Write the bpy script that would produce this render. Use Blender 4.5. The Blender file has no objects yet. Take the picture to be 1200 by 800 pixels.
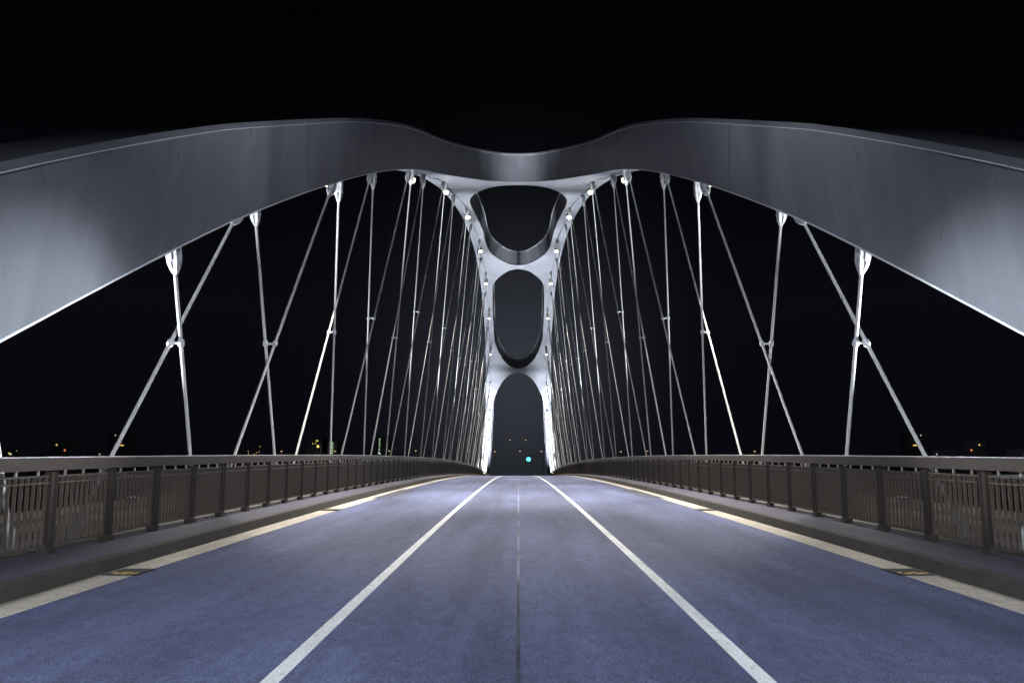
import bpy, bmesh, math, random
from mathutils import Vector, Matrix
random.seed(7)
S = bpy.context.scene
COL = S.collection
R = math.radians
PI = math.pi

# ------------------------------------------------------------------ camera, sky, exposure
CAM_H = 1.64
cam_d = bpy.data.cameras.new('camera')
cam = bpy.data.objects.new('camera', cam_d); COL.objects.link(cam)
cam_d.sensor_width = 36; cam_d.lens = 24
cam_d.shift_x = -.00625; cam_d.shift_y = .045
cam_d.clip_start = .1; cam_d.clip_end = 6000
cam.location = (0, 0, CAM_H); cam.rotation_euler = (R(90 + 6.5), 0, 0)
S.camera = cam
S.view_settings.view_transform = 'Standard'; S.view_settings.look = 'None'
S.view_settings.exposure = 0; S.view_settings.gamma = 1

W = bpy.data.worlds.new('World'); S.world = W; W.use_nodes = True
nt = W.node_tree; N = nt.nodes; Lk = nt.links
for n in list(N): N.remove(n)
wo = N.new('ShaderNodeOutputWorld'); bg = N.new('ShaderNodeBackground')
tc = N.new('ShaderNodeTexCoord')
sep = N.new('ShaderNodeSeparateXYZ'); Lk.new(tc.outputs['Generated'], sep.inputs[0])
def wmath(op, a, b=None):
    m = N.new('ShaderNodeMath'); m.operation = op
    for i, v in enumerate((a, b)):
        if v is None: continue
        if isinstance(v, (int, float)): m.inputs[i].default_value = v
        else: Lk.new(v, m.inputs[i])
    return m.outputs[0]
# night sky: near black overhead, faint blue towards the horizon, painted glow for scattered lamp light behind the portal
ramp = N.new('ShaderNodeValToRGB'); Lk.new(sep.outputs['Z'], ramp.inputs[0])
e = ramp.color_ramp.elements
e[0].position = 0.0; e[0].color = (.0020, .0022, .0038, 1)
e[1].position = .55; e[1].color = (.0006, .0006, .0010, 1)
m1 = e.new(.22) if hasattr(e, 'new') else None
m1.color = (.0026, .0026, .0044, 1)
m2 = e.new(.38); m2.color = (.0013, .0013, .0023, 1)
gx = wmath('POWER', wmath('ABSOLUTE', wmath('DIVIDE', sep.outputs['X'], .13)), 2.0)
gz = wmath('POWER', wmath('ABSOLUTE', wmath('DIVIDE', wmath('SUBTRACT', sep.outputs['Z'], .13), .17)), 2.0)
front = wmath('GREATER_THAN', sep.outputs['Y'], 0)
glow = wmath('MULTIPLY', wmath('MULTIPLY', wmath('EXPONENT', wmath('MULTIPLY', wmath('ADD', gx, gz), -1.0)), front), .038)
gc = N.new('ShaderNodeMix'); gc.data_type = 'RGBA'; gc.blend_type = 'MULTIPLY'
gc.inputs['Factor'].default_value = 1
gc.inputs['A'].default_value = (.80, .90, 1.12, 1); Lk.new(glow, gc.inputs['B'])
ad = N.new('ShaderNodeMix'); ad.data_type = 'RGBA'; ad.blend_type = 'ADD'; ad.inputs['Factor'].default_value = 1
Lk.new(ramp.outputs[0], ad.inputs['A']); Lk.new(gc.outputs['Result'], ad.inputs['B'])
Lk.new(ad.outputs['Result'], bg.inputs[0]); bg.inputs[1].default_value = 1.0
Lk.new(bg.outputs[0], wo.inputs[0])

# ------------------------------------------------------------------ light levels (lamps of the bridge and added ones)
P_DOWN = 17500      # floods under the arch, shining down on the carriageway
P_UP = 36000        # floods on the girders, shining up at the ribs
P_FOOT = 90000      # floods at the far arch feet
P_FACE_FILL = 8800         # added flood on each near railing, for the bright spot on the ribs
P_CROSS_FILL = 50        # added low floods that lift the opposite rib faces
P_APPROACH_FILL = 19000    # added street lamps behind the camera, lighting the foreground
COOL = (.88, .93, 1.0); WARM = (.82, .89, 1.0)

# ------------------------------------------------------------------ materials
def mat(name, base=(.5, .5, .5), rough=.5, metal=0, emit=None, estr=1, noise=None, streak=None, bump=None, spec=.5):
    m = bpy.data.materials.new(name); m.use_nodes = True
    t = m.node_tree; b = t.nodes['Principled BSDF']
    b.inputs['Base Color'].default_value = (*base, 1); b.inputs['Roughness'].default_value = rough
    b.inputs['Metallic'].default_value = metal
    b.inputs['Specular IOR Level'].default_value = spec
    if emit: b.inputs['Emission Color'].default_value = (*emit, 1); b.inputs['Emission Strength'].default_value = estr
    g = t.nodes.new('ShaderNodeNewGeometry')
    col = None
    def noisef(scale, mp, detail=5, rough_=.55):
        mm = t.nodes.new('ShaderNodeMapping'); mm.inputs['Scale'].default_value = mp
        t.links.new(g.outputs['Position'], mm.inputs[0])
        n = t.nodes.new('ShaderNodeTexNoise'); n.inputs['Scale'].default_value = scale
        n.inputs['Detail'].default_value = detail; n.inputs['Roughness'].default_value = rough_
        t.links.new(mm.outputs[0], n.inputs['Vector']); return n.outputs['Fac']
    layers = []
    if noise: layers += noise
    if streak: layers += streak
    prev = None
    for (scale, mp, lo, hi, k0, k1) in layers:      # multiplies base by k0..k1 over noise lo..hi
        f = noisef(scale, mp)
        mr = t.nodes.new('ShaderNodeMapRange'); mr.inputs['From Min'].default_value = lo; mr.inputs['From Max'].default_value = hi
        mr.inputs['To Min'].default_value = k0; mr.inputs['To Max'].default_value = k1
        t.links.new(f, mr.inputs[0])
        mx = t.nodes.new('ShaderNodeMix'); mx.data_type = 'RGBA'; mx.blend_type = 'MULTIPLY'; mx.inputs['Factor'].default_value = 1
        if prev is None: mx.inputs['A'].default_value = (*base, 1)
        else: t.links.new(prev, mx.inputs['A'])
        t.links.new(mr.outputs[0], mx.inputs['B']); prev = mx.outputs['Result']
    if prev is not None: t.links.new(prev, b.inputs['Base Color'])
    if bump:
        sc, mp, st, dist = bump
        f = noisef(sc, mp, 3)
        bp = t.nodes.new('ShaderNodeBump'); bp.inputs['Strength'].default_value = st; bp.inputs['Distance'].default_value = dist
        t.links.new(f, bp.inputs['Height']); t.links.new(bp.outputs[0], b.inputs['Normal'])
    return m
M = {}
M['asphalt'] = mat('asphalt', (.080, .091, .164), .82, noise=[(85, (1, 1, 1), .34, .66, .35, 1.7), (.45, (1, .22, 1), .35, .65, .66, 1.36), (1.8, (1, .05, 1), .35, .65, .84, 1.14), (9, (1, .6, 1), .35, .65, .86, 1.12), (.9, (1, .5, 1), .60, .70, 1, 1.28), (24, (1, 1, 1), .66, .72, 1, .6)],
                   bump=(90, (1, 1, 1), .5, .006), spec=.3)
M['walk'] = mat('walk_asphalt', (.068, .065, .092), .85, noise=[(60, (1, 1, 1), .3, .7, .65, 1.35), (1.1, (1, .4, 1), .3, .7, .8, 1.15)], bump=(80, (1, 1, 1), .4, .004))
M['kerb'] = mat('kerb_stone', (.042, .039, .036), .85, noise=[(2, (1, 1, 1), .3, .7, .8, 1.2), (40, (1, 1, 1), .3, .7, .85, 1.15)])
M['gutter'] = mat('gutter_asphalt', (.52, .465, .385), .8, noise=[(1.2, (2, .5, 1), .3, .7, .8, 1.12), (30, (1, 1, 1), .3, .7, .75, 1.2), (5, (1, 1, 1), .35, .65, .85, 1.05)], bump=(60, (1, 1, 1), .3, .003))
M['paint'] = mat('road_paint', (.80, .80, .80), .7, noise=[(60, (1, 1, 1), .3, .7, .70, 1.1), (3, (1, .4, 1), .3, .7, .80, 1.08), (14, (1, .5, 1), .56, .66, 1, .72)])
M['seam'] = mat('joint_sealant', (.115, .13, .22), .6, noise=[(.5, (0, 1, 1), .42, .58, .3, 1.2), (30, (1, 1, 1), .3, .7, .7, 1.3)])
M['seam_dark'] = mat('old_joint_sealant', (.05, .055, .085), .7, noise=[(2.6, (3, 1, 1), .40, .60, .25, 1.3), (25, (1, 1, 1), .3, .7, .6, 1.4)])
M['patch'] = mat('patch_asphalt', (.05, .052, .075), .85, noise=[(60, (1, 1, 1), .3, .7, .6, 1.4)])
M['steel'] = mat('arch_paint', (.235, .245, .275), .40, noise=[(1.3, (1, 1, .12), .3, .7, .84, 1.10), (5, (1, 1, .06), .35, .65, .95, 1.04), (.25, (1, 1, 1), .3, .7, .85, 1.1)],
                bump=(1.1, (1, 1, .6), .25, .02))
M['lip'] = mat('arch_flange_paint', (.20, .21, .235), .4)
M['edge_light'] = mat('painted_edge_light', (.88, .88, .9), .35, 0)  # white that stands for light caught along the flange edges
M['rod'] = mat('rod_paint', (.66, .65, .63), .42)
M['fork'] = mat('fork_casting', (.60, .60, .60), .45, noise=[(9, (1, 1, 1), .35, .65, .72, 1.1)])
M['clamp'] = mat('clamp_steel', (.74, .75, .77), .35, .25)
M['rail'] = mat('railing_paint', (.030, .024, .019), .5, noise=[(3, (1, 1, 1), .3, .7, .88, 1.1)])
M['bar'] = mat('infill_paint', (.064, .051, .041), .45)
M['handrail'] = mat('handrail_steel', (.046, .036, .030), .55, 0, noise=[(2, (1, .3, 1), .3, .7, .9, 1.1)])
M['rail_glint'] = mat('painted_rail_glint', (.75, .75, .78), .4, .2)  # pale colour in place of glints on the handrail
M['bolt'] = mat('spacer_steel', (.7, .68, .6), .3, .8)
M['girder'] = mat('girder_concrete', (.16, .15, .14), .7, noise=[(1.5, (1, 1, 1), .3, .7, .7, 1.2)])
M['deck'] = mat('deck_steel', (.12, .12, .13), .6)
M['footway'] = mat('footway_asphalt', (.035, .035, .035), .9)
M['iron'] = mat('cast_iron', (.035, .033, .03), .6, .3)
M['leaf'] = mat('yellow_debris', (.45, .33, .08), .7)
M['housing'] = mat('lamp_housing', (.08, .08, .085), .5)
M['lens'] = mat('flood_lens', (.8, .8, .8), .3, emit=(1, .86, .62), estr=14)
M['lens_cool'] = mat('uplight_lens', (.8, .8, .8), .3, emit=(.85, .92, 1), estr=1.2)
M['green'] = mat('signal_green', (.1, .6, .6), .3, emit=(.07, .95, 1.0), estr=5)
M['red_off'] = mat('signal_red_off', (.06, .01, .01), .3)
M['amber_off'] = mat('signal_amber_off', (.06, .03, .01), .3)
M['amber_lamp'] = mat('street_lamp_glow', (.8, .5, .3), .4, emit=(1, .52, .2), estr=2.5)
M['win_green'] = mat('window_green', (.1, .1, .1), .4, emit=(.55, 1, .42), estr=.6)
M['win_pale'] = mat('window_pale', (.1, .1, .1), .4, emit=(.8, 1, .75), estr=.7)
M['win_yellow'] = mat('window_yellow', (.1, .1, .1), .4, emit=(1, .72, .2), estr=.8)
M['win_bright'] = mat('window_orange', (.1, .1, .1), .4, emit=(1, .62, .14), estr=2.2)
M['win_red'] = mat('window_red', (.1, .1, .1), .4, emit=(1, .3, .1), estr=.8)
M['win_dark'] = mat('window_dark', (.02, .02, .025), .2)
M['building'] = mat('far_building_wall', (.10, .10, .11), .9, noise=[(.2, (1, 1, 1), .3, .7, .8, 1.2)])
M['ground'] = mat('bank_soil', (.05, .055, .04), .95, noise=[(.3, (1, 1, 1), .3, .7, .6, 1.3)])
M['water'] = mat('river_water', (.008, .011, .014), .06, bump=(.8, (1, 1, 1), .6, .1))
M['sky_mirror'] = mat('sky_mirror_surface', (.01, .012, .015), .05)
M['concrete'] = mat('abutment_concrete', (.3, .29, .28), .8, noise=[(.8, (1, 1, 1), .3, .7, .8, 1.15)])

# ------------------------------------------------------------------ helpers
def mesh_from(name, verts, faces, m, smooth=False):
    me = bpy.data.meshes.new(name); me.from_pydata(verts, [], faces); me.materials.append(m)
    if smooth:
        for p in me.polygons: p.use_smooth = True
    me.update(); return me
def link(name, me, parent=None, loc=None):
    o = bpy.data.objects.new(name, me); COL.objects.link(o)
    if parent is not None: o.parent = parent
    if loc is not None: o.location = loc
    return o
def tag(o, label=None, cat=None, group=None, kind=None):
    if label: o['label'] = label
    if cat: o['category'] = cat
    if group: o['group'] = group
    if kind: o['kind'] = kind
    return o
def empty(name, loc=(0, 0, 0), **k):
    o = bpy.data.objects.new(name, None); COL.objects.link(o); o.location = loc
    o.empty_display_size = .2
    return tag(o, **k)
class MB:
    def __init__(s): s.v = []; s.f = []
    def add(s, v, f):
        n = len(s.v); s.v += [tuple(p) for p in v]; s.f += [tuple(i + n for i in q) for q in f]; return s
    def box(s, x0, x1, y0, y1, z0, z1, dz=None):
        # dz: function of y added to z (follows the road profile)
        d0 = dz(y0) if dz else 0; d1 = dz(y1) if dz else 0
        v = [(x0, y0, z0 + d0), (x1, y0, z0 + d0), (x1, y1, z0 + d1), (x0, y1, z0 + d1),
             (x0, y0, z1 + d0), (x1, y0, z1 + d0), (x1, y1, z1 + d1), (x0, y1, z1 + d1)]
        return s.add(v, [(0, 3, 2, 1), (4, 5, 6, 7), (0, 1, 5, 4), (1, 2, 6, 5), (2, 3, 7, 6), (3, 0, 4, 7)])
    def tube(s, p0, p1, r0, r1=None, n=10, caps=True):
        r1 = r0 if r1 is None else r1
        p0 = Vector(p0); p1 = Vector(p1); d = (p1 - p0).normalized()
        a = d.orthogonal().normalized(); b = d.cross(a)
        v = []
        for p, r in ((p0, r0), (p1, r1)):
            for i in range(n):
                t = 2 * PI * i / n; v.append(p + a * (r * math.cos(t)) + b * (r * math.sin(t)))
        f = [(i, (i + 1) % n, n + (i + 1) % n, n + i) for i in range(n)]
        if caps: f += [tuple(range(n))[::-1], tuple(range(n, 2 * n))]
        return s.add(v, f)
    def sweep(s, secs, closed_caps=True):
        # secs: list of rings with equal vertex count
        n = len(secs[0]); v = [p for r in secs for p in r]; f = []
        for k in range(len(secs) - 1):
            for i in range(n):
                j = (i + 1) % n
                f.append((k * n + i, k * n + j, (k + 1) * n + j, (k + 1) * n + i))
        if closed_caps:
            f.append(tuple(range(n))[::-1]); f.append(tuple(range((len(secs) - 1) * n, len(secs) * n)))
        return s.add(v, f)
    def mesh(s, name, m, smooth=False):
        me = mesh_from(name, s.v, s.f, m)
        bm = bmesh.new(); bm.from_mesh(me); bmesh.ops.recalc_face_normals(bm, faces=bm.faces)
        bm.to_mesh(me); bm.free()
        if smooth:
            me.polygons.foreach_set('use_smooth', [True] * len(me.polygons))
            me.set_sharp_from_angle(angle=R(35))
        return me
    def obj(s, name, m, parent=None, smooth=False): return link(name, s.mesh(name, m, smooth), parent)
def sstep(a, b, x):
    t = min(1, max(0, (x - a) / (b - a))); return t * t * (3 - 2 * t)

# ------------------------------------------------------------------ profile of the bridge
A_, B_ = .0256, .000247
def _road(y): return A_ * y - B_ * y * y
def road_z(y):
    if y < -20:
        return _road(-20) + (A_ + 2 * B_ * 20) * (y + 20) * .5 if y > -60 else _road(-20) + (A_ + 2 * B_ * 20) * (-20)
    if y <= 165: return _road(y)
    s = A_ - 2 * B_ * 165; t = y - 165
    if t < 70: return _road(165) + s * (t - t * t / 140)
    return _road(165) + s * 35
Y_END = 165.0; Y_START = -6.0
WK = 5.49; KERB = .2; WR = 6.57
Wa, g_, Y0, L_, H_ = 7.39, .115, 84.4, 80.5, 27.3
def zb(y): return H_ * (1 - ((y - Y0) / L_) ** 2) + .3 * (1 - sstep(30, 64, y)) * min(1, max(0, .4 + (y - 8.6) * .11))
def xp(y): return Wa - g_ * zb(y)
def nrm(y):
    s = (zb(y + .05) - zb(y - .05)) / .1
    return Vector((0, -s, 1)).normalized()
def walk_z(y): return road_z(y) + KERB

# ------------------------------------------------------------------ the setting
ys = [-120, -90, -60, -40, -30, -20] + [-15 + 2.5 * i for i in range(101)] + [250, 300, 400]
def strip(name, prof, m, y0=-120, y1=400, parent=None, closed=True, kind='structure'):
    yy = [y0] + [y for y in ys if y0 < y < y1] + [y1]
    b = MB(); b.sweep([[(x, y, road_z(y) + z) for x, z in prof] for y in yy], closed)
    o = b.obj(name, m, parent)
    if kind and parent is None: o['kind'] = kind
    return o
strip('road', [(-WK, 0), (WK, 0), (WK, -.35), (-WK, -.35)], M['asphalt'])
strip('bridge_deck', [(-8.2, -.36), (8.2, -.36), (8.2, -1.6), (5, -2.3), (-5, -2.3), (-8.2, -1.6)], M['deck'], -6, 168)
for sx, nm in ((-1, 'left'), (1, 'right')):
    X = lambda a: sx * a
    strip('gutter_strip', [(X(5.04), .004), (X(WK), .004), (X(WK), -.02), (X(5.04), -.02)], M['gutter'], -30, 19.9)
    strip('gutter_strip', [(X(5.02), .004), (X(WK), .004), (X(WK), -.02), (X(5.02), -.02)], M['gutter'], 19.95, 24.5)
    strip('gutter_strip', [(X(5.22), .004), (X(WK), .004), (X(WK), -.02), (X(5.22), -.02)], M['gutter'], 24.5, 31.5)
    strip('gutter_strip', [(X(5.10), .004), (X(WK), .004), (X(WK), -.02), (X(5.10), -.02)], M['gutter'], 31.5, 240)
    strip('asphalt_patch', [(X(4.55), .005), (X(5.215), .005), (X(5.215), -.02), (X(4.55), -.02)], M['patch'], 24.8, 31.0)
    strip('kerb', [(X(WK), -.3), (X(WK), KERB - .015), (X(WK + .015), KERB), (X(WK + .16), KERB), (X(WK + .16), -.3)], M['kerb'])
    strip('pavement', [(X(WK + .16), KERB - .006), (X(6.72), KERB - .006), (X(6.72), -.3), (X(WK + .16), -.3)], M['walk'])
    strip('pavement_edge', [(X(6.72), KERB + .012), (X(6.80), KERB + .012), (X(6.80), -.35), (X(6.72), -.35)], M['kerb'], -20, 200)
    strip('tie_girder', [(X(6.98), .18), (X(7.9), .18), (X(7.9), -1.3), (X(6.98), -1.3)], M['girder'], -6, 168)
    strip('girder_flange', [(X(6.90), .20), (X(6.975), .20), (X(6.975), .08), (X(6.90), .08)], M['girder'], -6, 168)
    strip('footway', [(X(7.92), .1), (X(11.3), .1), (X(11.3), -.3), (X(7.92), -.3)], M['footway'], -40, 220)
    strip('footway_kerb', [(X(9.3), .19), (X(9.55), .19), (X(9.55), .101), (X(9.3), .101)], M['girder'], -40, 220)
    strip('footway_kerb', [(X(11.0), .26), (X(11.28), .26), (X(11.28), .101), (X(11.0), .101)], M['girder'], -40, 220)
    # lane line, painted
    strip('lane_marking', [(X(1.69), .004), (X(1.82), .004), (X(1.82), -.01), (X(1.69), -.01)], M['paint'], -60, 330)
strip('centre_joint', [(-.02, .004), (.02, .004), (.02, -.01), (-.02, -.01)], M['seam'], 8.5, 330)
strip('centre_joint', [(-.013, .004), (.013, .004), (.013, -.01), (-.013, -.01)], M['seam_dark'], -60, 8.5)

# banks, river
gb = MB(); gb.box(-900, 900, 166, 330, -14, -6.4); gb.box(-1500, -150, 330, 2600, -14, -6.4); gb.box(150, 1500, 330, 2600, -14, -6.4)
tag(gb.obj('far_bank_ground', M['ground']), kind='structure')
gb = MB(); gb.box(-900, -12.5, -400, -7, -14, -3.2); gb.box(12.5, 900, -400, -7, -14, -3.2); gb.box(-12.5, 12.5, -400, -7, -14, -3.2)
tag(gb.obj('near_bank_ground', M['ground']), kind='structure')
gb = MB(); gb.add([(-900, -7.5, -10), (900, -7.5, -10), (900, 167, -10), (-900, 167, -10)], [(0, 1, 2, 3)])
tag(gb.obj('river_water', M['water']), kind='structure')
gb = MB(); gb.add([(-150, 330, -8), (150, 330, -8), (150, 5000, -8), (-150, 5000, -8)], [(0, 1, 2, 3)])
tag(gb.obj('sky_reflector', M['sky_mirror']), kind='structure')  # added mirror plane, reflects the horizon glow to brighten the far ground
for y0, y1, lab in ((-11, -6.3, 'grey concrete abutment carrying the near end of the bridge'), (168.2, 174, 'grey concrete abutment under the far end of the bridge')):
    b = MB(); b.box(-12, 12, y0, y1, -13, road_z((y0 + y1) / 2) - 1.0)
    tag(b.obj('abutment', M['concrete']), lab, 'abutment')
# embankment of the far approach
b = MB(); b.sweep([[(x, y, z if z < -7 else road_z(y) - .36) for x, z in ((-12, 0), (12, 0), (26, -13), (-26, -13))] for y in (174.2, 190, 210, 235, 300, 400)])
tag(b.obj('embankment', M['ground']), kind='structure')

# ------------------------------------------------------------------ drain grates in the gutter
def drain(sx, y, lab):
    t = empty('drain_grate', (sx * 5.2, y, road_z(y)), label=lab, cat='drain', group='drain grates in the gutters')
    b = MB(); w, l = .22, .26
    b.box(-w, w, -l, -l + .03, .006, .018); b.box(-w, w, l - .03, l, .006, .018)
    b.box(-w, -w + .03, -l + .03, l - .03, .006, .018); b.box(w - .03, w, -l + .03, l - .03, .006, .018)
    b.obj('frame', M['iron'], t)
    sh = MB().box(-w + .03, w - .03, -.014, .014, .005, .014).mesh('bar', M['iron'])
    for k in range(8): link('bar', sh, t, (0, -l + .06 + k * .057, 0))
    MB().box(-w + .03, w - .03, -l + .03, l - .03, .0045, .0048).obj('pit', M['patch'], t)
    rr = random.Random(3); b = MB()
    for k in range(10):
        x = rr.uniform(-.16, .16); y_ = -l + .06 + rr.random() * .12
        b.box(x - .03, x + .03, y_ - .012, y_ + .012, .0155, .021)
    b.obj('leaf_litter', M['leaf'], t)
for sx, n in ((-1, 'left'), (1, 'right')):
    drain(sx, 9.35, f'iron drain grate with yellow litter in the near {n} gutter')
    drain(sx, 19.3, f'small dark drain grate farther along the {n} gutter')

# ------------------------------------------------------------------ the arch
FAS = [(30.0, xp(30) - .4), (34, xp(34) - .41), (37.2, xp(37.2) - .52), (39.6, 4.28), (41.7, 3.42), (43.4, 2.45), (44.6, 1.3), (45.0, 0)]
O1 = [(46.6, 0), (46.9, 1.0), (47.9, 1.95), (49.9, 2.88), (52.4, 3.62), (55.0, 4.08), (58.2, 4.22), (62.0, 4.12), (66, 3.98), (70.0, 3.85), (74, 3.82), (77.3, 3.74), (80.6, 3.32), (83.6, 2.25), (85.3, 1.15), (85.9, 0)]
O2 = [(87.4, 0), (88.0, 1.15), (89.5, 2.05), (91.7, 2.99), (94.3, 3.60), (98.0, 3.83), (106.6, 4.06), (112, 4.14), (116.2, 4.10), (120.5, 3.56), (124.1, 2.59), (126.2, 1.45), (126.9, 0)]
O3 = [(128.5, 0), (129.1, 1.38), (130.6, 2.47), (132.8, 3.43), (136.0, 4.40), (138.4, 4.98), (141, 5.30), (144, xp(144) - .42)]
def smooth_poly(P, sub=7):
    out = []
    Q = [P[0]] + list(P) + [P[-1]]
    # symmetric mirror end so that the curve crosses the centre line square
    if P[0][1] == 0: Q[0] = (P[1][0], -P[1][1])
    if P[-1][1] == 0: Q[-1] = (P[-2][0], -P[-2][1])
    for i in range(1, len(Q) - 2):
        p0, p1, p2, p3 = Q[i - 1], Q[i], Q[i + 1], Q[i + 2]
        def tt(a, b): return max(1e-3, math.hypot(a[0] - b[0], a[1] - b[1]) ** .5)
        t0 = 0; t1 = t0 + tt(p0, p1); t2 = t1 + tt(p1, p2); t3 = t2 + tt(p2, p3)
        for k in range(sub):
            t = t1 + (t2 - t1) * k / sub; r = []
            for c in (0, 1):
                A1 = (t1 - t) / (t1 - t0) * p0[c] + (t - t0) / (t1 - t0) * p1[c]
                A2 = (t2 - t) / (t2 - t1) * p1[c] + (t - t1) / (t2 - t1) * p2[c]
                A3 = (t3 - t) / (t3 - t2) * p2[c] + (t - t2) / (t3 - t2) * p3[c]
                B1 = (t2 - t) / (t2 - t0) * A1 + (t - t0) / (t2 - t0) * A2
                B2 = (t3 - t) / (t3 - t1) * A2 + (t - t1) / (t3 - t1) * A3
                r.append((t2 - t) / (t2 - t1) * B1 + (t - t1) / (t2 - t1) * B2)
            out.append((r[0], max(0, r[1])))
    out.append(P[-1])
    mono = [out[0]]
    for p in out[1:]:
        if p[0] > mono[-1][0] + 1e-4: mono.append(p)
    return mono
def near_edge(): return [(y, xp(y) - .4) for y in [3.6 + .88 * i for i in range(30)]]
bounds = [near_edge() + smooth_poly(FAS), smooth_poly(O1), smooth_poly(O2), smooth_poly(O3) + [(y, xp(y) - .42) for y in (145, 147, 149, 151, 153, 155, 157, 159, 161, 163, 165.2)]]
def xi(y):
    for P in bounds:
        if P[0][0] <= y <= P[-1][0]:
            for a, b in zip(P, P[1:]):
                if a[0] <= y <= b[0]: return a[1] + (b[1] - a[1]) * (y - a[0]) / (b[0] - a[0])
    return 0.0
def in_void(y0, y1):
    return xi(y0) > 0 or xi(y1) > 0
def xr(y): return xp(y) - .42
def xo(y): return xp(y) + 1.0
def thick(y): return 2.10 - .21 * sstep(8, 19, y)
def top(y, x, zbot=None):
    """point on the top face above plan position x"""
    n = nrm(y); lean = .23 * sstep(0, 3.5, abs(x)) * (1 if x > 0 else -1)
    return Vector((x - lean, y, zb(y))) + n * thick(y)
SEAMS = [3.6, 18.4, 33.0, 48.0, 62.0, 76.0, 90.0, 104.0, 118.0, 132.0, 148.0, 165.2]
stat = sorted(set([round(p[0], 4) for P in bounds for p in P] + [y for y in SEAMS] + [round(3.6 + .88 * i, 4) for i in range(184)]))
stat = [y for y in stat if 3.6 <= y <= 165.2]
ENDS = set(round(P[k][0], 4) for P in bounds for k in (0, -1))
st2 = [stat[0]]
for y in stat[1:]:
    if y - st2[-1] > .004: st2.append(y)
    elif y in SEAMS or y in ENDS: st2[-1] = y
stat = st2
arch = empty('arch_bridge', (0, Y0, 0), label='steel twin arch with curved cross beams spanning over the whole road', cat='bridge arch')
AO = Vector((0, Y0, 0))
def surf(name, sx, y0, y1, fin, fout, wall_in, wall_out, m=None):
    """solid between fin(y) and fout(y); strips have their own vertices so edges stay crisp"""
    yy = [y for y in stat if y0 - 1e-6 <= y <= y1 + 1e-6]
    b = MB()
    def quadstrip(pa, pb, keep):
        n0 = len(b.v); b.v += [tuple(p) for q in zip(pa, pb) for p in q]
        for k in range(len(pa) - 1):
            if keep(k): b.f.append((n0 + 2 * k, n0 + 2 * k + 1, n0 + 2 * k + 3, n0 + 2 * k + 2))
    bi = [Vector((sx * fin(y), y, zb(y))) - AO for y in yy]; bo = [Vector((sx * fout(y), y, zb(y))) - AO for y in yy]
    ti = [top(y, sx * fin(y)) - AO for y in yy]; to = [top(y, sx * fout(y)) - AO for y in yy]
    ok = lambda k: (fout(yy[k]) - fin(yy[k]) > 1e-4) or (fout(yy[k + 1]) - fin(yy[k + 1]) > 1e-4)
    mid = lambda k: .5 * (yy[k] + yy[k + 1])
    quadstrip(bi, bo, ok); quadstrip(ti, to, ok)
    if wall_in: quadstrip(bi, ti, lambda k: ok(k) and wall_in(yy[k], yy[k + 1]))
    if wall_out: quadstrip(bo, to, ok)
    if not b.f: return None
    me = mesh_from(name, b.v, b.f, m or M['steel'])
    bm = bmesh.new(); bm.from_mesh(me)
    loose = [v for v in bm.verts if not v.link_faces]; bmesh.ops.delete(bm, geom=loose, context='VERTS')
    bmesh.ops.recalc_face_normals(bm, faces=bm.faces)
    for f in bm.faces:      # open strips: force outward
        c = f.calc_center_median(); n = nrm(c.y + Y0); yc = c.y + Y0
        up_d = f.normal.dot(n)
        if abs(up_d) < .5 and abs(c.x) < fout(yc) - .4 or (abs(up_d) < .5 and fout is xr):
            dx = (fin(yc + .02) - fin(yc - .02)) / .04
            if f.normal.dot(Vector((-sx, dx, 0))) < 0: f.normal_flip()
            f.smooth = True; continue
        mid_ = Vector((sx * .5 * (fin(c.y + Y0) + fout(c.y + Y0)), c.y, zb(c.y + Y0))) + n * .95
        if f.normal.dot(c - mid_) < 0: f.normal_flip()
        f.smooth = True
    bm.to_mesh(me); bm.free(); return link(name, me, arch)
def void_wall(a, b_): return in_void(a, b_)
for sx in (-1, 1):
    for a, c in zip(SEAMS, SEAMS[1:]):
        surf('rib_segment', sx, a, c, lambda y: max(xr(y), xi(y)), xo, lambda p, q: in_void(p, q) and xi(p) + xi(q) >= xr(p) + xr(q) - .002, True)
def beam(y0, y1):
    for sx in (-1, 1):
        f_in = lambda y: min(xi(y), xr(y))
        surf('cross_beam_half', sx, y0, y1, f_in, xr, lambda p, q: in_void(p, q) and xi(p) + xi(q) < xr(p) + xr(q) - .002, False)
def near_st(y): return min(stat, key=lambda s: abs(s - y))
beam(near_st(31), near_st(66)); beam(near_st(66), near_st(107)); beam(near_st(107), near_st(146))

# flanges: lip along the top and bottom edge of every inner face, plus the outer face
def lip(name, pts, up, w, h, m=None):
    """pts: list of (x,y) plan points along an edge, void on side given by the local normal; rectangular bead"""
    secs = []
    n = len(pts)
    for i, (x, y) in enumerate(pts):
        lit_edge = up == 'lit_edge'
        a = pts[max(0, i - 1)]; c = pts[min(n - 1, i + 1)]
        t = Vector((c[0] - a[0], c[1] - a[1])).normalized(); nn = Vector((t.y, -t.x))   # right hand side of travel = void
        P = (top(y, x) if up else Vector((x, y, zb(y)))) - AO
        u = nrm(y); o3 = Vector((nn.x, nn.y, 0))
        o3 = (o3 - u * o3.dot(u)).normalized()
        if lit_edge: q = [P - u * .058 - u * h - o3 * .01, P - u * .058 - u * h + o3 * w, P - u * .058 + o3 * w, P - u * .058 - o3 * .01]
        elif up: q = [P - u * h - o3 * .01, P - u * h + o3 * w, P + u * .01 + o3 * w, P + u * .01 - o3 * .01]
        else: q = [P - u * .012 - o3 * .01, P - u * .012 + o3 * w, P + u * h + o3 * w, P + u * h - o3 * .01]
        secs.append(q)
    b = MB(); b.sweep(secs); return b.obj(name, m or M['lip'], arch)
near_pts = [(-x, y) for y, x in bounds[0]] + [(x, y) for y, x in reversed(bounds[0][:-1])]
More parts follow.
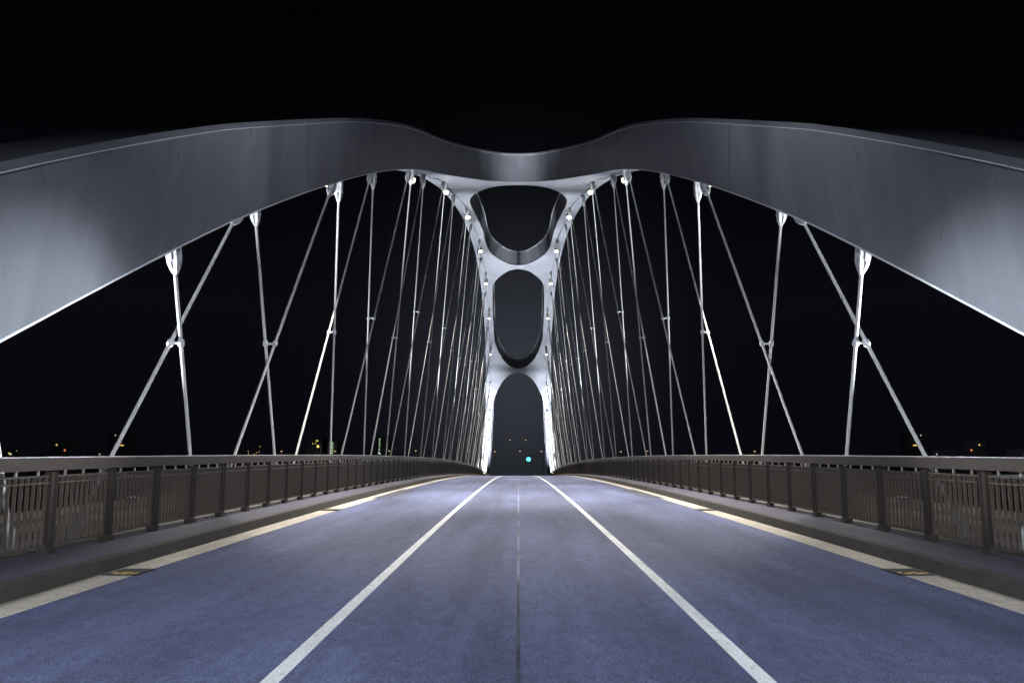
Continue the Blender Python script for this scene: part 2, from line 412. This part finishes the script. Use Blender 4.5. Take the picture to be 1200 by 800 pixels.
# travel: up the left rib then back down the right rib: void lies on the right hand side
lip('top_flange', near_pts, True, .055, .10); lip('bottom_flange', near_pts, False, .014, .02, M['edge_light'])  # white on the bottom flange stands for its lit edge
lip('lit_edge_strip', near_pts, 'lit_edge', .05, .06, M['edge_light'])  # added white strip painting the lit underside of the top lip
for P in bounds[1:3]:
    ring = [(-x, y) for y, x in P] + [(x, y) for y, x in reversed(P[1:-1])] + [(-P[0][1], P[0][0])]
    lip('top_flange', ring, True, .055, .08); lip('lit_edge_strip', ring, 'lit_edge', .05, .045, M['edge_light']); lip('bottom_flange', ring, False, .03, .03)
P = bounds[3]
# far portal: void towards the far end, travel right rib foot -> crown -> left rib foot reversed
lip('top_flange', [(x, y) for y, x in reversed(P)] + [(-x, y) for y, x in P[1:]], True, .06, .07)
# joint strips on the inner faces
for sx in (-1, 1):
    for y in SEAMS[1:-1]:
        if xi(y) < .5: continue
        x = xi(y) if xi(y) > .5 else xr(y)
        u = nrm(y); P0 = Vector((sx * x, y, zb(y))) - AO; P1 = top(y, sx * x) - AO
        b = MB(); secs = []
        for p in (P0 + u * .03, P1 - u * .09):
            secs.append([p + Vector((-sx * -.01, -.014, 0)), p + Vector((-sx * .016, -.014, 0)), p + Vector((-sx * .016, .014, 0)), p + Vector((-sx * -.01, .014, 0))])
        b.sweep(secs); b.obj('joint_strip', M['lip'], arch)
# weld scars on the big near face
rr = random.Random(5)
for sx in (-1, 1):
    for (y, f, ln) in ((8.8, .55, .28), (10.4, .42, .3), (9.7, .85, .16), (12.6, .78, .12), (11.9, .2, .08), (15.2, .9, .16)):
        x = xr(y); p = Vector((sx * x, y, zb(y))).lerp(top(y, sx * x), f) - AO
        b = MB(); d = Vector((0, .35, -.9)).normalized() * ln
        o = Vector((-sx * .006 + (.02 * sx), 0, 0)); pp = p + Vector((-sx * .004, 0, 0))
        b.tube(pp - d / 2, pp + d / 2, .007, .004, 6)
        b.obj('weld_scar', M['steel'], arch)

# ------------------------------------------------------------------ hanger rods, forks, clamps
YT = [9.3, 12.9, 17.15, 22.4, 28.2, 33.8, 39.5, 45.1, 53.0, 59.6, 67.9, 75.0, 83.3, 89.0, 97.6, 104.0, 111.6, 118.9, 124.8, 132.2, 137.6, 142.7, 148.6, 153.8, 158.4]
YB = [10.2, 15.8, 21.35, 26.9, 32.9, 37.7, 44.3, 51.0, 58.3, 65.7, 72.0, 79.5, 86.0, 92.0, 98.1, 104.0, 110.0, 116.0, 122.0, 128.0, 134.0, 140.0, 146.0, 151.5, 156.5]
ORD = ['zeroth', 'first', 'second', 'third', 'fourth', 'fifth', 'sixth', 'seventh', 'eighth', 'ninth', 'tenth', 'eleventh', 'twelfth', 'thirteenth', 'fourteenth', 'fifteenth', 'sixteenth', 'seventeenth', 'eighteenth', 'nineteenth', 'twentieth', 'twenty-first', 'twenty-second', 'twenty-third', 'twenty-fourth', 'twenty-fifth']
def topx(j): return xp(YT[j]) + (.05 if j % 2 else .5)
def cheek_mesh(s):
    # one cheek of the fork: bulged plate tapering into the rod, local z down from 0 (top) to -0.62
    prof = [(0, .138, .135), (-.14, .150, .15), (-.30, .152, .15), (-.40, .138, .135), (-.48, .108, .105), (-.53, .078, .075), (-.57, .056, .05)]
    secs = []
    for z, xo_, hy in prof:
        xi_ = .026 if z > -.45 else max(.0, .026 * (1 - (-.45 - z) / .08))
        secs.append([(s * xi_, -hy, z), (s * (xo_ - .02), -hy, z), (s * xo_, -hy * .6, z), (s * xo_, hy * .6, z), (s * (xo_ - .02), hy, z), (s * xi_, hy, z)])
    b = MB(); b.sweep(secs); return b.mesh('cheek', M['fork'])
CH = {s: cheek_mesh(s) for s in (-1, 1)}
PIN = MB().tube((-.175, 0, -.2), (.175, 0, -.2), .045, n=12).mesh('pin', M['clamp'], True)
GUS = MB().box(-.022, .022, -.17, .17, -.34, .12).mesh('gusset', M['fork'])
BOLT = MB().tube((-.16, 0, 0), (.16, 0, 0), .028, n=8).mesh('bolt', M['clamp'])
SLV = MB().tube((0, 0, -.12), (0, 0, .25), .09, .085, n=10).tube((0, 0, .25), (0, 0, .4), .085, .058, n=10).mesh('base_sleeve', M['clamp'], True)
def rod(name, top_p, bot_p, rad, label, group, scale=1.0):
    top_p = Vector(top_p); bot_p = Vector(bot_p)
    t = empty(name, bot_p, label=label, cat='hanger rod', group=group)
    d = (top_p - bot_p); q = d.to_track_quat('Z', 'Y'); t.rotation_mode = 'QUATERNION'
    # keep fork upright about x: build basis
    z = d.normalized(); x = Vector((1, 0, 0)); x = (x - z * x.dot(z)).normalized(); y = z.cross(x)
    t.rotation_quaternion = Matrix((x, y, z)).transposed().to_quaternion()
    ln = d.length
    rb = MB(); z1 = ln - .56 * scale; ns = max(2, int(z1 / .45))
    rb.sweep([[(rad * math.cos(2 * PI * i / 14), rad * math.sin(2 * PI * i / 14), .3 + (z1 - .3) * k / ns) for i in range(14)] for k in range(ns + 1)], False)
    rb.obj('rod', M['rod'], t, True)
    for nm_, me in (('cheek', CH[-1]), ('cheek', CH[1]), ('pin', PIN), ('gusset', GUS)):
        o = link(nm_, me, t, (0, 0, ln)); o.scale = (.82, .8, scale)
    for zz in (-.08, -.33):
        o = link('bolt', BOLT, t, (0, 0, ln + zz * scale)); o.scale = (.9, .9, .9)
    link('base_sleeve', SLV, t)
    return t
CLH = None
def clamp_meshes():
    ring = MB().tube((0, 0, -.055), (0, 0, .055), .088, n=12).tube((0, 0, -.085), (0, 0, -.055), .07, n=12).tube((0, 0, .055), (0, 0, .085), .07, n=12).mesh('ring', M['clamp'], True)
    return ring
RING = clamp_meshes()
for sx, side in ((-1, 'left'), (1, 'right')):
    V = {}
    for j in range(25):
        tp = Vector((sx * topx(j), YT[j], zb(YT[j]) + .02)); bt = Vector((sx * (7.38 if j % 2 else 7.43), YB[j], road_z(YB[j]) + .2))
        V[j] = (bt, tp)
        vis = 'pale' if j > 2 else 'brightly lit'
        rod('upright_hanger_rod', tp, bt, .038, f'{vis} near-upright rod, {ORD[j+1]} upright from the near end of the {side} arch', 'upright hanger rods of the arches', 1.25 if j < 3 else 1.45)
    for j in range(2, 25):
        off = .75 if j == 2 else .42
        y = YT[j] - off
        tp = Vector((sx * (xp(y) + (.05 if j % 2 else .5) + (.05 if j % 2 else -.03)), y, zb(y) - (.12 if j < 6 else .05)))
        yb = YB[j - 2] + (1.3 if j == 2 else 1.0 if j == 3 else .6); bt = Vector((sx * (7.38 if j % 2 else 7.43), yb, road_z(yb) + .2))
        rod('slanting_hanger_rod', tp, bt, .037, f'steeply slanting rod, {ORD[j-1]} slanting one from the near end of the {side} arch', 'slanting hanger rods of the arches', 1.1)
        # crossing with the upright rod j-1 in side view
        a0, a1 = V[j - 1]; d1 = tp - bt; d2 = a1 - a0
        den = d1.y * d2.z - d1.z * d2.y
        s_ = ((a0.y - bt.y) * d2.z - (a0.z - bt.z) * d2.y) / den
        pA = bt + d1 * s_; u_ = (pA.z - a0.z) / d2.z; pB = a0 + d2 * u_
        if not (0 < s_ < 1 and 0 < u_ < 1): continue
        if abs(pA.x - pB.x) < .17:        # rods nearly touch: the slanting one passes just inside
            pass
        ct = empty('rod_clamp', pA, label=f'bright steel clamp tying the {ORD[j-1]} crossing pair of rods on the {side}', cat='clamp', group='clamps where hanger rods cross')
        for p, dd in ((pA, d1), (pB, d2)):
            o = link('ring', RING, ct, p - pA); o.scale = (.78, .78, .9); o.rotation_mode = 'QUATERNION'; o.rotation_quaternion = dd.to_track_quat('Z', 'Y')
        v = pB - pA
        if v.length > .05:
            w = v.normalized() * .05
            MB().tube(-w + Vector((0, -.0, 0)), v + w, .026, n=8).obj('link_bar', M['clamp'], ct, True)

# ------------------------------------------------------------------ railings
P0, PS = 9.69, 1.39
def tilt(y): return math.atan((road_z(y + .1) - road_z(y - .1)) / .2)
def railing(sx, label):
    t = empty('railing', (sx * WR, P0, walk_z(P0)), label=label, cat='railing')
    org = Vector((sx * WR, P0, walk_z(P0)))
    X0 = 0
    # meshes relative to origin; helper
    post = MB()
    post.box(-.055, .055, -.072, -.060, 0, 1.13); post.box(-.055, .055, .060, .072, 0, 1.13); post.box(-.0075, .0075, -.060, .060, 0, 1.13)
    post_me = post.mesh('post', M['rail'])
    foot_me = MB().box(-.07, .07, -.095, .095, -.03, .085).mesh('post_foot', M['rail'])
    pk_me = MB().box(-.024, .024, -.0065, .0065, .13, 1.065).mesh('picket', M['bar'])
    sp_me = MB().box(-.012, .012, -.014, .014, 1.08, 1.152).mesh('spacer', M['bolt'])
    wl = lambda y: walk_z(y) - org.z
    ks = range(-7, 112)
    stuff = MB()
    for k in ks:
        y = P0 + PS * k
        if y > Y_END: break
        o = link('post', post_me, t, (0, y - P0, wl(y))); f = link('post_foot', foot_me, o)
        # bay from this post to the next
        ya, yb = y + .09, y + PS - .09
        p = None
        for nm_, z0, z1, hw in (('infill_panel', 1.055, 1.08, .03), ('rail_bar', .965, .985, .03), ('rail_bar', .10, .13, .03)):
            b = MB(); b.sweep([[(-hw, yy - P0, wl(yy) + z0), (hw, yy - P0, wl(yy) + z0), (hw, yy - P0, wl(yy) + z1), (-hw, yy - P0, wl(yy) + z1)] for yy in (ya, yb)])
            q_ = b.obj(nm_, M['bar'], p or t); p = p or q_
        for i in range(11):
            yy = y + PS * (i + 1) / 12
            if -3 <= k < 24:
                link('picket', pk_me, p, (0, yy - P0, wl(yy)))
            else:
                z = wl(yy); stuff.box(-.024, .024, yy - .0065 - P0, yy + .0065 - P0, z + .13, z + 1.065)
        if k < 40:
            for i in (2, 5.6, 9.2):
                yy = y + PS * (i + .4) / 12
                link('spacer', sp_me, p, (0, yy - P0, wl(yy)))
    o = stuff.obj('far_pickets', M['bar'], t); o['kind'] = 'stuff'
    # handrail: box section with rounded shoulders, in lengths
    seg = 4 * PS; y = P0 + PS * 1.12 - 3 * seg
    while y < Y_END:
        ya, yb = max(y, Y_START + 1) + .002, min(y + seg, Y_END + .4) - .002
        if yb > ya:
            b = MB(); secs = []
            m_ = 3
            for i in range(m_ + 1):
                yy = ya + (yb - ya) * i / m_; z = wl(yy)
                secs.append([(x, yy - P0, z + zz) for x, zz in ((-.065, 1.15), (.065, 1.15), (.065, 1.315), (.055, 1.326), (-.055, 1.326), (-.065, 1.315))])
            b.sweep(secs); hr_ = b.obj('handrail', M['handrail'], t)
            b = MB(); secs = []
            for i in range(m_ + 1):
                yy = ya + (yb - ya) * i / m_; z = wl(yy)
                secs.append([(x, yy - P0, z + zz) for x, zz in ((-.05, 1.3265), (.05, 1.3265), (.05, 1.336), (-.05, 1.336))])
            b.sweep(secs); b.obj('rail_glint_strip', M['rail_glint'], hr_)  # pale strip standing for the glints along the handrail top
        y += seg
    return t
railing(-1, 'long brown picket railing with a broad handrail along the left pavement')
railing(1, 'long brown picket railing with a broad handrail along the right pavement')

# ------------------------------------------------------------------ floodlights under the arch, shining on the road
def aim(o, src, dst):
    d = Vector(dst) - Vector(src); o.rotation_mode = 'QUATERNION'; o.rotation_quaternion = d.to_track_quat('-Z', 'Y')
HB = MB().box(-.19, .19, -.19, .19, -.05, .12).box(-.03, .03, -.03, .03, .16, .5).mesh('housing', M['housing'])
LB = MB().tube((0, 0, -.10), (0, 0, -.052), .17, n=14).mesh('lens', M['lens'], True)
def spot(name, parent, src, dst, power, size, col, blend=.6, rad=.12):
    l = bpy.data.lights.new(name, 'SPOT'); l.energy = power; l.color = col; l.spot_size = R(size); l.spot_blend = blend; l.shadow_soft_size = rad
    o = bpy.data.objects.new(name, l); COL.objects.link(o)
    d = (Vector(dst) - Vector(src)).normalized()
    o.location = Vector(src) + d * .16; aim(o, src, dst)
    return o
FL = [23.0, 34.5, 46.5, 61.0, 77.6, 91.8, 106.2, 120.4, 132.8, 145.5]
for sx, side in ((-1, 'left'), (1, 'right')):
    for i, y in enumerate(FL):
        near = y < 30; x = xp(y) + (.6 if near else .2); src = Vector((sx * x, y, zb(y) - (.2 if near else .5))); dst = Vector((sx * 2.2, y - (2 if near else 7), road_z(y)))
        t = empty('arch_floodlight', src, label=f'small bright floodlight, {ORD[i+1]} from the near end under the {side} rib', cat='floodlight', group='floodlights under the arch ribs')
        aim(t, src, dst)
        link('housing', HB, t); link('lens', LB, t)
        if i in (3, 4, 5): t.scale = (1.25, 1.25, 1.25)
        spot('flood_beam', None, src, dst, P_DOWN * (max(zb(y), 5) / 18) ** 1.5 * (.9 if near else .55), 96 if near else 84, (1, .95, .88))
for sx, side in ((-1, 'left'), (1, 'right')):
    for i, (ya, yb) in enumerate(zip(FL[1:], FL[2:])):
        b = MB(); n_ = 12; pts = []
        for k in range(n_ + 1):
            t_ = k / n_; y = ya + (yb - ya) * t_
            pts.append(Vector((sx * (xp(y) + .22 + .10 * math.sin(t_ * PI * 2)), y, zb(y) - .03 - .10 * abs(math.sin(t_ * PI * 3)) - (.3 if k in (0, n_) else 0))))
        for p, q in zip(pts, pts[1:]): b.tube(p - pts[0], q - pts[0], .022, n=6, caps=False)
        o = b.obj('power_cable', M['housing']); o.location = pts[0]
        tag(o, f'thin dark power cable sagging under the {side} rib after its {ORD[i+2]} floodlight', 'cable', 'power cables under the arch ribs')
# uplights standing on the girders beside the rods
UB = MB().box(-.15, .15, -.11, .11, -.12, .05).mesh('housing', M['housing'])
UL = MB().box(-.12, .12, -.085, .085, .052, .06).mesh('lens', M['lens_cool'])
UP = [(-1.2, 4.0, .6), (8.2, 1.0, 2.2), (13.6, .8, 2.4), (19.2, 2.5, 1.0), (30.7, 0, .9), (42.2, 0, 1), (55.3, 0, 1.1), (69.5, 0, 1.2), (83.4, 0, 1.2), (95.6, 0, 1.2), (107.6, 0, 1.1), (119.6, 0, 1.0), (131.4, 0, .8)]
for sx, side in ((-1, 'left'), (1, 'right')):
    for i, (y, dy, k) in enumerate(UP):
        src = Vector((sx * 10.7, y, road_z(y) + .32)); ty = y + (dy or 1.5); dst = Vector((sx * (xp(ty) + .25), ty, zb(ty)))
        t = empty('girder_uplight', src, label=f'squat black uplight, {ORD[i+1]} from the near end on the {side} outer footway', cat='uplight', group='uplights on the outer footways')
        link('housing', UB, t); link('lens', UL, t)
        spot('uplight_beam', None, src, dst, P_UP * k * max(.1, (max(zb(ty), 1) / 20) ** 1.8), 50 if zb(ty) < 12 else 38, COOL, 1.0)
    for y, k, wd in ((126.0, .45, 'foremost'), (134.0, 1.0, 'second'), (142.0, .7, 'third'), (150, .4, 'last and farthest')):
        src = Vector((sx * 6.88, y - 3, road_z(y) + .4)); ty = y + 7; dst = Vector((sx * (xp(ty) + .1), ty, zb(ty)))
        t = empty('girder_uplight', src, label=f'{wd} of the four squat uplights near the far foot of the {side} arch', cat='uplight', group=f'uplights at the far {side} arch foot')
        link('housing', UB, t); link('lens', UL, t)
        spot('uplight_beam', None, src, dst, P_FOOT * k, 52, COOL, 1.0)
# added floodlights on the railings, out of view, for the bright spot on the ribs
for sx, side in ((-1, 'left'), (1, 'right')):
    src = Vector((sx * 6.57, 7.4, road_z(7.4) + 1.85)); dst = Vector((-sx * 6.7, 9.5, 2.9)); aim_t = dst
    t = empty('added_face_flood', src, label=f'added black floodlight clamped on the {side} railing close to the camera', cat='floodlight', group='added floodlights on the near railings')
    link('housing', UB, t); link('lens', UL, t)
    MB().box(-.02, .02, -.02, .02, -.3, -.12).obj('bracket', M['housing'], t)
    aim(t, dst, src)
    spot('face_fill_beam', None, src, dst, P_FACE_FILL, 23, COOL, 1.0)
for sx, side in ((-1, 'left'), (1, 'right')):  # added floodlights, out of view, to brighten the rib faces
    for i, (y, ty, pw) in enumerate(((5.2, 13.0, 1.0), (6.4, 26.0, .9))):
        src = Vector((sx * 6.57, y, road_z(y) + 1.8)); dst = Vector((-sx * xr(ty), ty, zb(ty) + 1))
        t = empty('added_cross_flood', src, label=f'added black floodlight, {ORD[i+1]} on the {side} handrail, aimed across at the other rib', cat='floodlight', group='added floodlights aimed across the road')
        aim(t, dst, src); link('housing', UB, t); link('lens', UL, t)
        spot('cross_fill_light', None, src, dst, P_CROSS_FILL * pw, 55, COOL, .9)
# two cool street lamps added behind the camera to light the foreground
for sx, side in ((-1, 'left'), (1, 'right')):
    bx, by = sx * 8.8, -9.0
    z0 = road_z(by) + .1
    t = empty('street_lamp', (bx, by, z0), label=f'short added cool street lamp on the near approach, {side} side', cat='street lamp', group='added street lamps on the near approach')
    MB().tube((0, 0, 0), (0, 0, 5.0), .09, .05).obj('pole', M['housing'], t, True)
    MB().tube((0, 0, 4.95), (-sx * 1.2, 0, 5.3), .04).obj('arm', M['housing'], t, True)
    MB().box(-sx * 1.2 - .3, -sx * 1.2 + .3, -.12, .12, 5.25, 5.37).obj('lamp_head', M['housing'], t)
    MB().box(-sx * 1.2 - .22, -sx * 1.2 + .22, -.09, .09, 5.23, 5.248).obj('lens', M['amber_lamp'], t)
    l = bpy.data.lights.new('approach_fill', 'SPOT'); l.energy = P_APPROACH_FILL; l.color = WARM; l.shadow_soft_size = .2; l.spot_size = R(53); l.spot_blend = .8
    o = bpy.data.objects.new('approach_fill', l); COL.objects.link(o); o.location = (bx - sx * 1.2, by, z0 + 5.1); aim(o, o.location, (sx * 0.5, 4.6, 0))

# ------------------------------------------------------------------ beyond the bridge
# green traffic light past the crest
ty = 178.0; tx = 2.63; tz = road_z(ty)
t = empty('traffic_light', (6.4, ty, tz), label='green traffic light shining over the road beyond the far end of the bridge', cat='traffic light')
zg = 1.64 + 7.2 * ty / 800 - tz
MB().tube((0, 0, 0), (0, 0, zg + .9), .09, .07).obj('pole', M['housing'], t, True)
MB().tube((0, 0, zg + .85), (tx - 6.4, 0, zg + 1.0), .05).obj('arm', M['housing'], t, True)
b = MB(); b.box(tx - 6.4 - .2, tx - 6.4 + .2, -.04, .2, zg - .25, zg + .95); hs = b.obj('signal_head', M['housing'], t)
for k, mm in enumerate((M['green'], M['amber_off'], M['red_off'])):
    MB().tube((tx - 6.4, -.10, zg + (k > 0) * .1 + k * .36), (tx - 6.4, -.045, zg + (k > 0) * .1 + k * .36), .52 if k == 0 else .14, n=20).obj('signal_lens', mm, hs)

# street lamps along the far quay
def far_lamp(px, py, y, lab):
    u = px - 607.5; v = 545 - py
    x = u * y / 800; z = 1.64 + v * y / 800; zg = -6.4
    t = empty('street_lamp', (x, y, zg), label=lab, cat='street lamp', group='far orange street lamps beyond the river')
    MB().tube((0, 0, 0), (0, 0, z - zg + .1), .09, .05, 8).obj('pole', M['housing'], t)
    MB().tube((0, 0, z - zg), (0, -.5, z - zg + .1), .03, n=6).obj('arm', M['housing'], t)
    MB().box(-.2, .2, -.75, -.3, z - zg - .09, z - zg + .06).obj('lamp_head', M['amber_lamp'], t)
for x in (-30, 0, 30):  # added cool fill lights that brighten the dark far bank
    l = bpy.data.lights.new('quay_fill', 'POINT'); l.energy = 1500; l.color = (.7, .85, 1); l.shadow_soft_size = .2
    o = bpy.data.objects.new('quay_fill', l); COL.objects.link(o); o.location = (x, 252, 6)
for px, py, y, lab in ((331.5, 528.5, 250, 'orange street lamp low behind the fifth gap of the left rods'), (394, 528.5, 250, 'orange street lamp just right of the short green window column on the left'),
        (457, 528, 250, 'orange street lamp right of the tall pale window column on the left'), (488, 528, 250, 'orange street lamp among the dense left rods'),
        (550.5, 528, 250, 'orange street lamp at the left arch foot'), (580, 529, 250, 'faint orange street lamp just inside the left leg of the portal'),
        (609.3, 528.4, 250, 'orange street lamp above the green traffic light'), (634.3, 528.7, 250, 'faint orange street lamp just inside the right leg of the portal'),
        (664, 528, 250, 'orange street lamp at the right arch foot'), (727, 529, 250, 'orange street lamp among the dense right rods'),
        (757.8, 528.3, 250, 'orange street lamp just outside the dense right rods'), (882.8, 528.6, 250, 'orange street lamp behind the open gap of the right rods'),
        (597.5, 515.5, 320, 'tall street lamp left of centre inside the portal'), (616, 515.6, 320, 'tall street lamp right of centre inside the portal'),
        (292.5, 528.5, 420, 'bright orange lamp in the cluster near the left rods'), (293, 531, 420, 'lowest orange lamp of the cluster near the left rods'),
        (299.5, 532, 420, 'low pale orange lamp right in the cluster near the left rods'), (302.3, 530, 420, 'middle orange lamp in the cluster near the left rods'),
        (305.2, 529, 420, 'right orange lamp in the cluster near the left rods'), (306, 523, 420, 'highest orange lamp over the cluster near the left rods')):
    far_lamp(px, py, y, lab)

for x, y in ((-300, 560), (150, 560), (420, 560)):  # added fill lights that lift the dark facades, no lamps stand here
    l = bpy.data.lights.new('town_fill', 'POINT'); l.energy = 70000; l.color = (.8, .88, 1); l.shadow_soft_size = 1
    o = bpy.data.objects.new('town_fill', l); COL.objects.link(o); o.location = (x, y, 14)
def building(px0, px1, pytop, y, lab, lit, depth=18):
    k = y / 800
    x0, x1 = (px0 - 607.5) * k, (px1 - 607.5) * k; zt = 1.64 + (545 - pytop) * k; zg = -6.4
    t = empty('far_building', ((x0 + x1) / 2, y, zg), label=lab, cat='building', group='dark town buildings beyond the river')
    w = (x1 - x0) / 2; h = zt - zg
    MB().box(-w, w, 0, depth, 0, h).obj('wall', M['building'], t)
    MB().box(-w - .3, w + .3, -.3, depth + .3, h + .002, h + .6).obj('roof', M['building'], t)
    # dark windows in a regular grid
    pane = MB().box(-.7, .7, -.08, -.01, 0, 1.5).mesh('window', M['win_dark'])
    nx = max(2, int(2 * w / 4)); nz = max(1, int((h - 3) / 3.2)); cells = []
    litpos = []
    for px, py, mm, s in lit:
        lx = (px - 607.5) * k - (x0 + x1) / 2; lz = 1.64 + (545 - py) * k - zg
        litpos.append((lx, lz))
        pm = MB().box(-.75 * s, .75 * s, -.12, -.02, -.8 * s, .8 * s).obj('window', mm, t); pm.location = (lx, 0, lz)
    n = 0
    for i in range(nx):
        for j in range(nz):
            x = -w + (i + .5) * 2 * w / nx; z = 2 + j * 3.2
            if any(abs(x - a) < 2.4 and abs(z + .7 - c) < 2.4 for a, c in litpos): continue
            if n > 70: break
            n += 1; link('window', pane, t, (x, 0, z))
G, P_, Y_, B2, RD = M['win_green'], M['win_pale'], M['win_yellow'], M['win_bright'], M['win_red']
building(436, 456, 511, 800, 'dark tower with one tall column of pale lit windows on the left', [(445.3, 514.5, P_, 1), (445.2, 517.6, G, 1), (445.3, 520.6, P_, 1), (445.3, 523.5, G, .9), (445, 526.6, P_, 1), (444.8, 530.5, P_, 1.3), (446.3, 531.5, P_, .9)])
building(384, 396, 517, 800, 'dark block with a short column of green lit windows on the left', [(390.5, 519.5, G, 1.1), (390.5, 522.3, G, 1), (390.4, 525.2, G, 1), (390.3, 527.8, G, 1.1), (390.4, 530.4, G, 1)])
building(360, 379, 513, 820, 'dark block with scattered yellow windows on the left', [(371.5, 516.3, Y_, 1), (373, 516.4, Y_, .9), (367.3, 519.6, Y_, .8), (370.5, 519.4, Y_, .7), (373.4, 522.8, B2, 1.6)])
building(62, 84, 517, 760, 'low dark block with a yellow and a red window far left', [(68.1, 521.1, Y_, 1.1), (78, 527.3, RD, 1.3)])
building(128, 152, 507, 840, 'dark block behind the first slanting rod on the left', [(136, 510, P_, .9), (141.6, 521.6, Y_, .9), (143.8, 521.6, B2, .9), (146, 521.6, Y_, .9), (119 + 11, 532, P_, .9), (135, 531, P_, .7)])
building(5, 24, 526, 700, 'low dark building at the far left edge', [(13.5, 531, Y_, 1.1), (15.5, 532, P_, 1), (22, 522 + 6, Y_, .5)])
building(1063, 1087, 507, 840, 'dark block behind the last slanting rod on the right', [(1078.5, 510, P_, .9), (1069, 521.6, Y_, .9), (1071.2, 521.6, B2, .9), (1073.4, 521.6, Y_, .9), (1080, 531, P_, .7)])
building(1131, 1153, 517, 760, 'low dark block with a yellow and a red window far right', [(1146, 521.1, Y_, 1.1), (1136.2, 527.3, RD, 1.3)])
building(1190, 1212, 526, 700, 'low dark building at the far right edge', [(1198.5, 532, Y_, 1.1)])
building(90, 122, 527, 780, 'long low dark building behind the handrail on the left', [(119, 532, P_, .9)])
building(1091, 1125, 527, 780, 'long low dark building behind the handrail on the right', [(1095.5, 532, P_, .9)])
